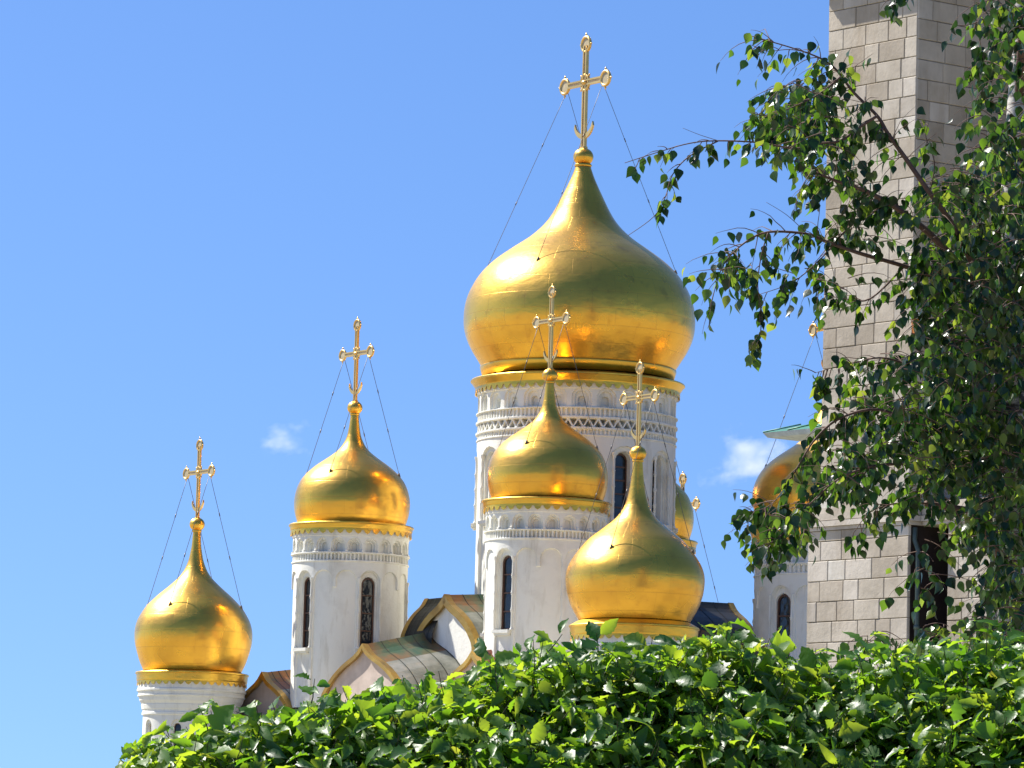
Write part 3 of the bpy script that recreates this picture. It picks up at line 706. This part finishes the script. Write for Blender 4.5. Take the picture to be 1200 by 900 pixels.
lant = empty('wall_lantern', at(1075, 378, 94.6)); tag(lant, 'small orange copper lantern under a grey cap on the stone tower', 'lantern')
lb = MB(); lb.lathe([(.03, -.30), (.10, -.26), (.085, -.2), (.12, .0), (.12, .06)], 8, smooth=False, capb=True, capt=True)
for q in range(4): lb.tube([(0.115 * math.sin(q * 1.571), -.115 * math.cos(q * 1.571), .05), (0.085 * math.sin(q * 1.571), -.085 * math.cos(q * 1.571), -.22)], .012, 5)
lb.build('lantern_body', COPPER, lant)
lc_ = MB(); lc_.lathe([(.19, .06), (.20, .09), (.08, .17), (.01, .2)], 8, smooth=False, capb=True); lc_.build('lantern_cap', SOFFIT, lant)
lr = MB(); lr.tube([(0, 0, .16), (.05, .15, .24), (.12, .42, .2)], .02, 6); lr.build('bracket', PIPE, lant)

# ------------------------------------------------------------------ foliage
rng = np.random.default_rng(11)
def leaf_template(outline, fold, curl):
    """outline: [(t along, half width)], returns verts (x across, y along, z up) and quads/tris"""
    V = []; Fc = []; n = len(outline)
    for t, w in outline:
        zc_ = -curl * t * t
        V += [(-w, t, zc_ + fold * w), (0, t, zc_), (w, t, zc_ + fold * w)]
    for i in range(n - 1):
        Fc += [(3 * i, 3 * i + 1, 3 * i + 4, 3 * i + 3), (3 * i + 1, 3 * i + 2, 3 * i + 5, 3 * i + 4)]
    return np.array(V), np.array(Fc)
BIRCH_T = leaf_template([(0, .02), (.10, .22), (.25, .36), (.42, .36), (.60, .26), (.78, .13), (.92, .04), (1, .004)], .22, .18)
HEDGE_T = [leaf_template([(0, .02), (.10, .12), (.2, .24), (.28, .25), (.36, .32), (.46, .29), (.54, .33), (.64, .25), (.74, .23), (.84, .12), (.93, .06), (1, .005)], .35, .25),
           leaf_template([(0, .02), (.10, .20), (.20, .36), (.30, .30), (.36, .24), (.46, .42), (.54, .46), (.60, .30), (.68, .24), (.78, .20), (.90, .08), (1, .005)], .30, .32),
           leaf_template([(0, .02), (.15, .10), (.30, .19), (.38, .18), (.50, .22), (.62, .18), (.75, .15), (.88, .07), (1, .005)], .5, .5)]
for tv_, _f in HEDGE_T:                                # crinkle: veins raise and lower the blade edge
    tv_[0::3, 2] += .05 * np.sin(np.arange(len(tv_) // 3) * 2.6); tv_[2::3, 2] += .05 * np.cos(np.arange(len(tv_) // 3) * 2.9)
def build_leaves(name, L, tmpl, material, parent):
    """L: list of (pos, direction(tip), normal hint, length, template index) -> one mesh"""
    Vs, Qs, off = [], [], 0
    for ti, (tv, tf) in enumerate(tmpl):
        S_ = [l for l in L if l[4] == ti]
        if not S_: continue
        P = np.array([l[0] for l in S_]); D = np.array([l[1] for l in S_]); N = np.array([l[2] for l in S_]); ln = np.array([l[3] for l in S_])
        D /= np.linalg.norm(D, axis=1, keepdims=True)
        N = N - D * (N * D).sum(1, keepdims=True); N /= np.linalg.norm(N, axis=1, keepdims=True) + 1e-9
        Xa = np.cross(D, N)
        cl = rng.uniform(.4, 1.8, (len(S_), 1)); wd = rng.uniform(.85, 1.15, (len(S_), 1))
        V = P[:, None] + ln[:, None, None] * (Xa[:, None] * (tv[None, :, 0:1] * wd[:, None]) + D[:, None] * tv[None, :, 1:2] + N[:, None] * (tv[None, :, 2:3] * cl[:, None]))
        nv = len(tv); Q = tf[None] + (np.arange(len(S_)) * nv)[:, None, None] + off
        Vs.append(V.reshape(-1, 3)); Qs.append(Q.reshape(-1, 4)); off += len(S_) * nv
    return np_mesh(name, np.concatenate(Vs), np.concatenate(Qs), [material], parent, True)
def rnd_unit(): 
    v = rng.normal(size=3); return v / np.linalg.norm(v)

# ---- birch
birch = empty('birch_tree', (at(1185, 700, 19.8).x, 19.8, 0))
tag(birch, 'birch tree with drooping leafy branches hanging in front of the stone tower', 'tree')
BO = np.array(birch.location)
BL = []; twigs = MB()
def P3(x, y, Y): return np.array(at(x, y, Y)) - BO
def leafy_twig(p, d, length, n, droop, r=.0022, lsz=(.034, .056), pend=.75):
    """a thin hanging twig with alternate leaves"""
    pts = [p.copy()]; d = d / np.linalg.norm(d); step = length / 6
    for i in range(6):
        d = d + np.array([0, 0, -droop]) + rng.normal(size=3) * .10; d /= np.linalg.norm(d); pts.append(pts[-1] + d * step)
    twigs.tube(pts, [r * (1 - .12 * i) for i in range(7)], 4, cap=False)
    for i in range(n):
        t = (i + rng.uniform(.3, 1)) / n * 6; k = min(int(t), 5); q = pts[k] + (pts[k + 1] - pts[k]) * (t - k)
        sd = rnd_unit(); sd[2] *= .3
        tip = sd * rng.uniform(.3, .75) + np.array([0, 0, -pend]) + d * .25
        st = q + tip / np.linalg.norm(tip) * rng.uniform(.008, .02)
        nrm = rnd_unit() * .9 + np.array([0, -.35, .5])
        BL.append((st, tip, nrm, rng.uniform(*lsz), 0))
def branch(pts, r0, r1, Y, dens, tl=(.10, .22), sub=14, leafn=(3, 6), droop=.14, start=0.0, yj=.12):
    """pts: photo pixels (+ optional depth) ; dens = twigs per branch"""
    Q = [P3(p[0], p[1], p[2] if len(p) > 2 else Y) for p in pts]
    # resample smoothly
    out = []
    for i in range(len(Q) - 1):
        a, b2, c2, d2 = Q[max(i - 1, 0)], Q[i], Q[i + 1], Q[min(i + 2, len(Q) - 1)]
        for t in np.linspace(0, 1, 5, endpoint=False):
            out.append(0.5 * ((2 * b2) + (-a + c2) * t + (2 * a - 5 * b2 + 4 * c2 - d2) * t * t + (-a + 3 * b2 - 3 * c2 + d2) * t ** 3))
    out.append(Q[-1]); n = len(out)
    twigs.tube(out, [r0 + (r1 - r0) * i / (n - 1) for i in range(n)], 7)
    for _ in range(int(dens * .92)):
        t = rng.uniform(start, 1) * (n - 1); k = min(int(t), n - 2); q = out[k] + (out[k + 1] - out[k]) * (t - k)
        ax = out[k + 1] - out[k]; ax /= np.linalg.norm(ax)
        d = rnd_unit(); d = d - ax * d.dot(ax) * .6 + ax * .5; d[2] -= .15
        leafy_twig(q, d, rng.uniform(*tl), rng.integers(*leafn), droop)
    return out
# measured limbs and hanging twigs (photo pixels)
branch([(1190, 420, 19.6), (1150, 345, 19.4), (1118, 304, 19.2), (1085, 270, 19.1), (1045, 240, 19), (1010, 222), (980, 212), (950, 200)], .020, .004, 19, 34, start=.5)
branch([(1150, 330, 19.3), (1116, 264, 19.1), (1088, 224, 19), (1060, 184), (1040, 156), (1028, 136), (1000, 108), (976, 78), (946, 62), (880, 42)], .013, .002, 19, 46, start=.32)
branch([(1028, 136), (1006, 150), (985, 165), (960, 168), (932, 174), (888, 167), (840, 165), (808, 168), (772, 178), (732, 191)], .006, .0014, 18.9, 30, tl=(.04, .10), leafn=(2, 4), droop=.2)
branch([(842, 165), (808, 183), (788, 205), (780, 230), (766, 254), (736, 276)], .003, .0012, 18.9, 10, tl=(.03, .07), leafn=(2, 4), droop=.2)
branch([(1110, 330, 19.4), (1060, 312, 19.3), (1008, 297), (968, 283), (945, 274), (900, 272), (872, 285), (848, 310), (836, 345)], .010, .0014, 19.2, 36, start=.3)
branch([(945, 273), (922, 252), (898, 237)], .0016, .0008, 19.1, 0)
branch([(842, 165), (820, 158), (800, 150)], .0014, .0007, 18.9, 0)
branch([(900, 273), (892, 300), (888, 335), (893, 370), (890, 398)], .003, .001, 19.1, 12, tl=(.04, .12))
branch([(985, 90), (960, 110), (930, 125), (900, 135), (880, 132)], .004, .001, 18.8, 16, tl=(.05, .14))
branch([(1000, 110), (965, 130), (935, 150), (905, 150)], .004, .001, 19.2, 18, tl=(.05, .16))
branch([(950, 62), (925, 58), (900, 60), (885, 55)], .002, .001, 18.8, 9, tl=(.03, .09), leafn=(2, 4))
branch([(1045, 240), (1000, 262), (965, 300), (930, 330), (890, 345)], .005, .001, 19.2, 16, tl=(.06, .18))
branch([(1060, 312, 19.3), (1020, 350), (990, 350), (965, 345)], .005, .001, 19.3, 14, tl=(.06, .16))
branch([(1150, 470, 19.5), (1090, 440, 19.4), (1040, 420), (1000, 425), (955, 437)], .007, .001, 19.3, 26, tl=(.06, .18), start=.35)
branch([(1140, 520, 19.5), (1080, 500, 19.3), (1030, 480), (985, 490), (955, 515), (930, 555), (905, 590), (880, 600)], .008, .001, 19.2, 44, tl=(.06, .2), start=.3)
branch([(1080, 545, 19.3), (1030, 545), (985, 560), (950, 590), (925, 620), (900, 640)], .006, .001, 19.1, 40, tl=(.06, .18), start=.2)
branch([(1085, 590, 19.3), (1050, 590), (1020, 600), (1000, 625)], .004, .001, 19.2, 12, tl=(.05, .14), start=.2)
branch([(1200, 20, 19.2), (1170, 15), (1140, 28), (1118, 30)], .005, .001, 19.1, 12, tl=(.05, .14))
branch([(1200, -12, 19.2), (1120, -14), (1060, -10), (1042, 4)], .004, .001, 19.1, 7, tl=(.04, .10), start=.6)
branch([(1090, 224, 19.1), (1095, 190), (1085, 160), (1090, 140)], .003, .001, 19.1, 8, tl=(.04, .12))
# crown volume: ellipses in the photo, given real depth
def mass(cx, cy, rx, ry, n, Y0=18.6, Y1=20.6, tl=(.10, .26), leafn=(5, 9)):
    for _ in range(int(n * (.98 if cx > 1100 else .80))):
        a, rr = rng.uniform(0, 2 * math.pi), math.sqrt(rng.uniform(0, 1))
        q = P3(cx + rx * rr * math.cos(a), cy + ry * rr * math.sin(a), rng.uniform(Y0, Y1))
        d = rnd_unit(); d[2] = abs(d[2]) * .4 - .2; leafy_twig(q, d, rng.uniform(*tl), rng.integers(*leafn), .16)
mass(1185, 90, 45, 110, 95); mass(1215, 20, 60, 70, 50); mass(1175, 210, 40, 70, 70); mass(1150, 270, 60, 70, 120)
mass(1180, 330, 60, 90, 170); mass(1120, 370, 55, 70, 120); mass(1110, 450, 60, 60, 130); mass(1170, 470, 60, 90, 170)
mass(1085, 500, 45, 45, 90); mass(1155, 520, 55, 45, 120); mass(1192, 650, 34, 110, 190); mass(1082, 565, 28, 30, 40); mass(1085, 650, 16, 60, 14); mass(1185, 735, 35, 35, 70); mass(1165, 600, 22, 30, 36)
mass(1025, 500, 40, 45, 46); mass(990, 545, 30, 34, 34); mass(1035, 440, 25, 30, 18); mass(1098, 300, 28, 42, 40);  mass(925, 612, 30, 26, 26)
mass(1045, 752, 36, 14, 14); mass(1100, 745, 30, 16, 14); mass(1075, 235, 30, 25, 18); mass(1230, 300, 30, 350, 200); mass(1105, 215, 22, 30, 22)
mass(1010, 275, 22, 22, 10); mass(945, 140, 42, 50, 84); mass(985, 205, 26, 18, 18); mass(925, 120, 30, 30, 16); mass(860, 320, 25, 28, 14); mass(960, 330, 40, 24, 16)
# trunk and hidden scaffold limbs
tp = [P3(1192, 1250, 19.8)]
tx = at(1192, 700, 19.8).x
tr = MB(); tz = [0, .6, 1.6, 2.6, 3.6, 4.6, 5.6, 6.4]
rel = lambda x, y, z: np.array([x - BO[0], y - BO[1], z])
tpts = [rel(tx + .05 * math.sin(z * 1.1), 19.8 + .06 * math.cos(z * .8), z) for z in tz]
tr.tube(tpts, [.15, .115, .10, .09, .078, .06, .04, .015], 16)
tr.build('trunk', BIRCH_BARK, birch)
for i, (x, y, Y) in enumerate([(1150, 345, 19.4), (1150, 330, 19.3), (1110, 330, 19.4), (1150, 470, 19.5), (1140, 520, 19.5), (1085, 590, 19.3), (1200, 20, 19.2), (1210, -10, 19.2), (1235, 200, 19.3), (1240, 480, 20.2)]):
    e = P3(x, y, Y); zt = max(e[2] - .25, 1.0); k = np.interp(zt, tz, range(len(tz))); i0 = int(min(k, len(tz) - 2))
    s0 = tpts[i0] + (tpts[i0 + 1] - tpts[i0]) * (k - i0); m_ = (s0 + e) / 2 + np.array([0, 0, .12]); twigs.tube([s0, m_, e], [.02, .016, .012], 8)
twigs.build('branches', BARK, birch)
build_leaves('crown', BL, [BIRCH_T], BIRCH_LEAF, birch)

# ---- hedge
hedge = empty('hedge', (at(650, 800, 14.3).x, 14.3, 0)); tag(hedge, 'dense green broad-leaved hedge in the foreground, hiding the foot of the domed church', 'hedge')
HO = np.array(hedge.location); HL = []; stems = MB()
top = [(120, 925), (150, 893), (180, 872), (205, 855), (250, 846), (300, 842), (345, 836), (380, 820), (410, 808), (450, 801), (500, 796), (560, 788), (620, 768), (680, 757), (740, 756), (800, 752), (850, 746), (900, 765), (950, 775), (1000, 768), (1050, 765), (1100, 757), (1150, 750), (1200, 742), (1400, 740)]
HX = [at(p[0], p[1], 14.0).x for p in top]; HZ = [at(p[0], p[1], 14.0).z - .018 for p in top]
def shoot(p, d, length, n, lsz):
    pts = [p]; d = d / np.linalg.norm(d)
    for i in range(4):
        d = d + rng.normal(size=3) * .10 + np.array([0, -.02, .03]); d /= np.linalg.norm(d); pts.append(pts[-1] + d * length / 4)
    stems.tube([q - HO for q in pts], [.0022, .002, .0017, .0014, .001], 5, cap=False)
    side = rnd_unit(); side -= d * side.dot(d); side /= np.linalg.norm(side)
    for i in range(n):
        t = (i + .6) / n * 4; k = min(int(t), 3); q = pts[k] + (pts[k + 1] - pts[k]) * (t - k)
        c, s_ = math.cos(i * 2.4), math.sin(i * 2.4); sd = side * c + np.cross(d, side) * s_
        tip = sd * rng.uniform(.7, 1.1) + d * rng.uniform(.2, .9) + np.array([0, -.10, -.22])
        nrm = np.array([0, -.45, .65]) + rnd_unit() * .75 + d * .2
        HL.append((q - HO + sd * .012, tip, nrm, rng.uniform(*lsz) * (.7 + .3 * (1 - i / n)), int(rng.choice([0, 0, 2, 1, 2, 2]))))
def hedge_fill(n, zlo, zhi, ylo, yhi, lsz, xlo=-1.05, xhi=1.75):
    for _ in range(n):
        x = rng.uniform(xlo, xhi); zt = np.interp(x, HX, HZ)
        dz_ = rng.uniform(zlo, zhi); z = zt + .02 * math.sin(x * 9 + 1.3) - dz_
        y = rng.uniform(ylo, yhi) - 1.0 * min(max(dz_ - .12, 0), .5)          # the clipped face leans back towards the top
        front = max(0.0, 1 - (y - 13.5) / .7)
        d = np.array([rng.normal() * .5, -.7 * front + rng.normal() * .35, .75 + rng.normal() * .3])
        shoot(np.array([x, y, z]), d, rng.uniform(.10, .20), int(rng.integers(5, 9)), lsz)
hedge_fill(1050, .10, .22, 13.95, 15.2, (.048, .108))
hedge_fill(2100, .12, .60, 13.95, 14.2, (.044, .108))
hedge_fill(500, .25, .6, 13.9, 14.6, (.06, .095))
hedge_fill(260, .55, 1.9, 13.95, 14.3, (.07, .11))
hedge_fill(200, .55, 1.9, 14.6, 15.3, (.07, .11))
for px, py, ln in ((172, 868, .08), (165, 893, .06), (365, 800, .12), (245, 835, .12), (640, 742, .13), (700, 745, .12), (715, 760, .1), (790, 760, .12), (850, 738, .14), (843, 752, .12), (1010, 748, .12), (1045, 752, .1), (1170, 738, .1), (575, 765, .1)):
    p = np.array(at(px, py + 12, 13.95)); shoot(p - np.array([0, 0, .03]), np.array([rng.normal() * .3, -.2, 1.0]), ln * .6, 5, (.06, .095))
for x in np.arange(-1.0, 1.8, .17):                    # woody stems from the ground
    zt = float(np.interp(x, HX, HZ)); y = 14.3 + rng.normal() * .2
    stems.tube([np.array([x, y, 0]) - HO, np.array([x + rng.normal() * .04, y, zt * .5]) - HO, np.array([x + rng.normal() * .1, y + rng.normal() * .1, zt - .15]) - HO], [.022, .015, .006], 7)
stems.build('stems', STEM, hedge)
build_leaves('foliage', HL, HEDGE_T, HEDGE_LEAF, hedge)

# ------------------------------------------------------------------ clouds: real volumes far off
def cloud(cx, cy, Y, hx, hz, dens, scale, label, seed, tilt=0.0):
    m = bpy.data.materials.new('cloud_vapour'); m.use_nodes = True; t = m.node_tree; t.nodes.clear()
    out = node(t, 'ShaderNodeOutputMaterial'); v = node(t, 'ShaderNodeVolumePrincipled')
    v.inputs['Color'].default_value = (1, 1, 1, 1); v.inputs['Anisotropy'].default_value = 0.2
    co_ = node(t, 'ShaderNodeTexCoord'); ln = node(t, 'ShaderNodeVectorMath', operation='LENGTH')
    nz = node(t, 'ShaderNodeTexNoise', Scale=scale, Detail=6, Roughness=.6); nz.noise_dimensions = '4D'; nz.inputs['W'].default_value = seed
    t.links.new(co_.outputs['Object'], ln.inputs[0]); t.links.new(co_.outputs['Object'], nz.inputs['Vector'])
    m1 = node(t, 'ShaderNodeMath', operation='MULTIPLY_ADD'); m1.inputs[1].default_value = 3.6; m1.inputs[2].default_value = -1.3
    s1 = node(t, 'ShaderNodeMath', operation='SUBTRACT'); cl = node(t, 'ShaderNodeMath', operation='MAXIMUM'); cl.inputs[1].default_value = 0
    mu = node(t, 'ShaderNodeMath', operation='MULTIPLY'); mu.inputs[1].default_value = dens
    t.links.new(nz.outputs['Fac'], m1.inputs[0]); t.links.new(m1.outputs[0], s1.inputs[0]); t.links.new(ln.outputs['Value'], s1.inputs[1])
    t.links.new(s1.outputs[0], cl.inputs[0]); t.links.new(cl.outputs[0], mu.inputs[0]); t.links.new(mu.outputs[0], v.inputs['Density'])
    t.links.new(v.outputs[0], out.inputs['Volume'])
    b = MB(); b.lathe([(max(.001, math.sin(a)), -math.cos(a)) for a in np.linspace(0, math.pi, 17)], 32)
    o = b.build('cloud', m); p = at(cx, cy, Y); k = 1 / ppm(Y)
    o.location = p; o.scale = (hx * k, hz * k * 1.2, hz * k); o.rotation_euler = (0, tilt, 0)
    return tag(o, label, 'cloud')
cloud(332, 515, 3000, 48, 30, .036, 1.5, 'small wispy white cloud to the left of the second drum', 1.7, -.12)
cloud(882, 540, 3000, 72, 54, .050, 1.3, 'larger white cloud between the large drum and the stone tower', 4.2, -.25)
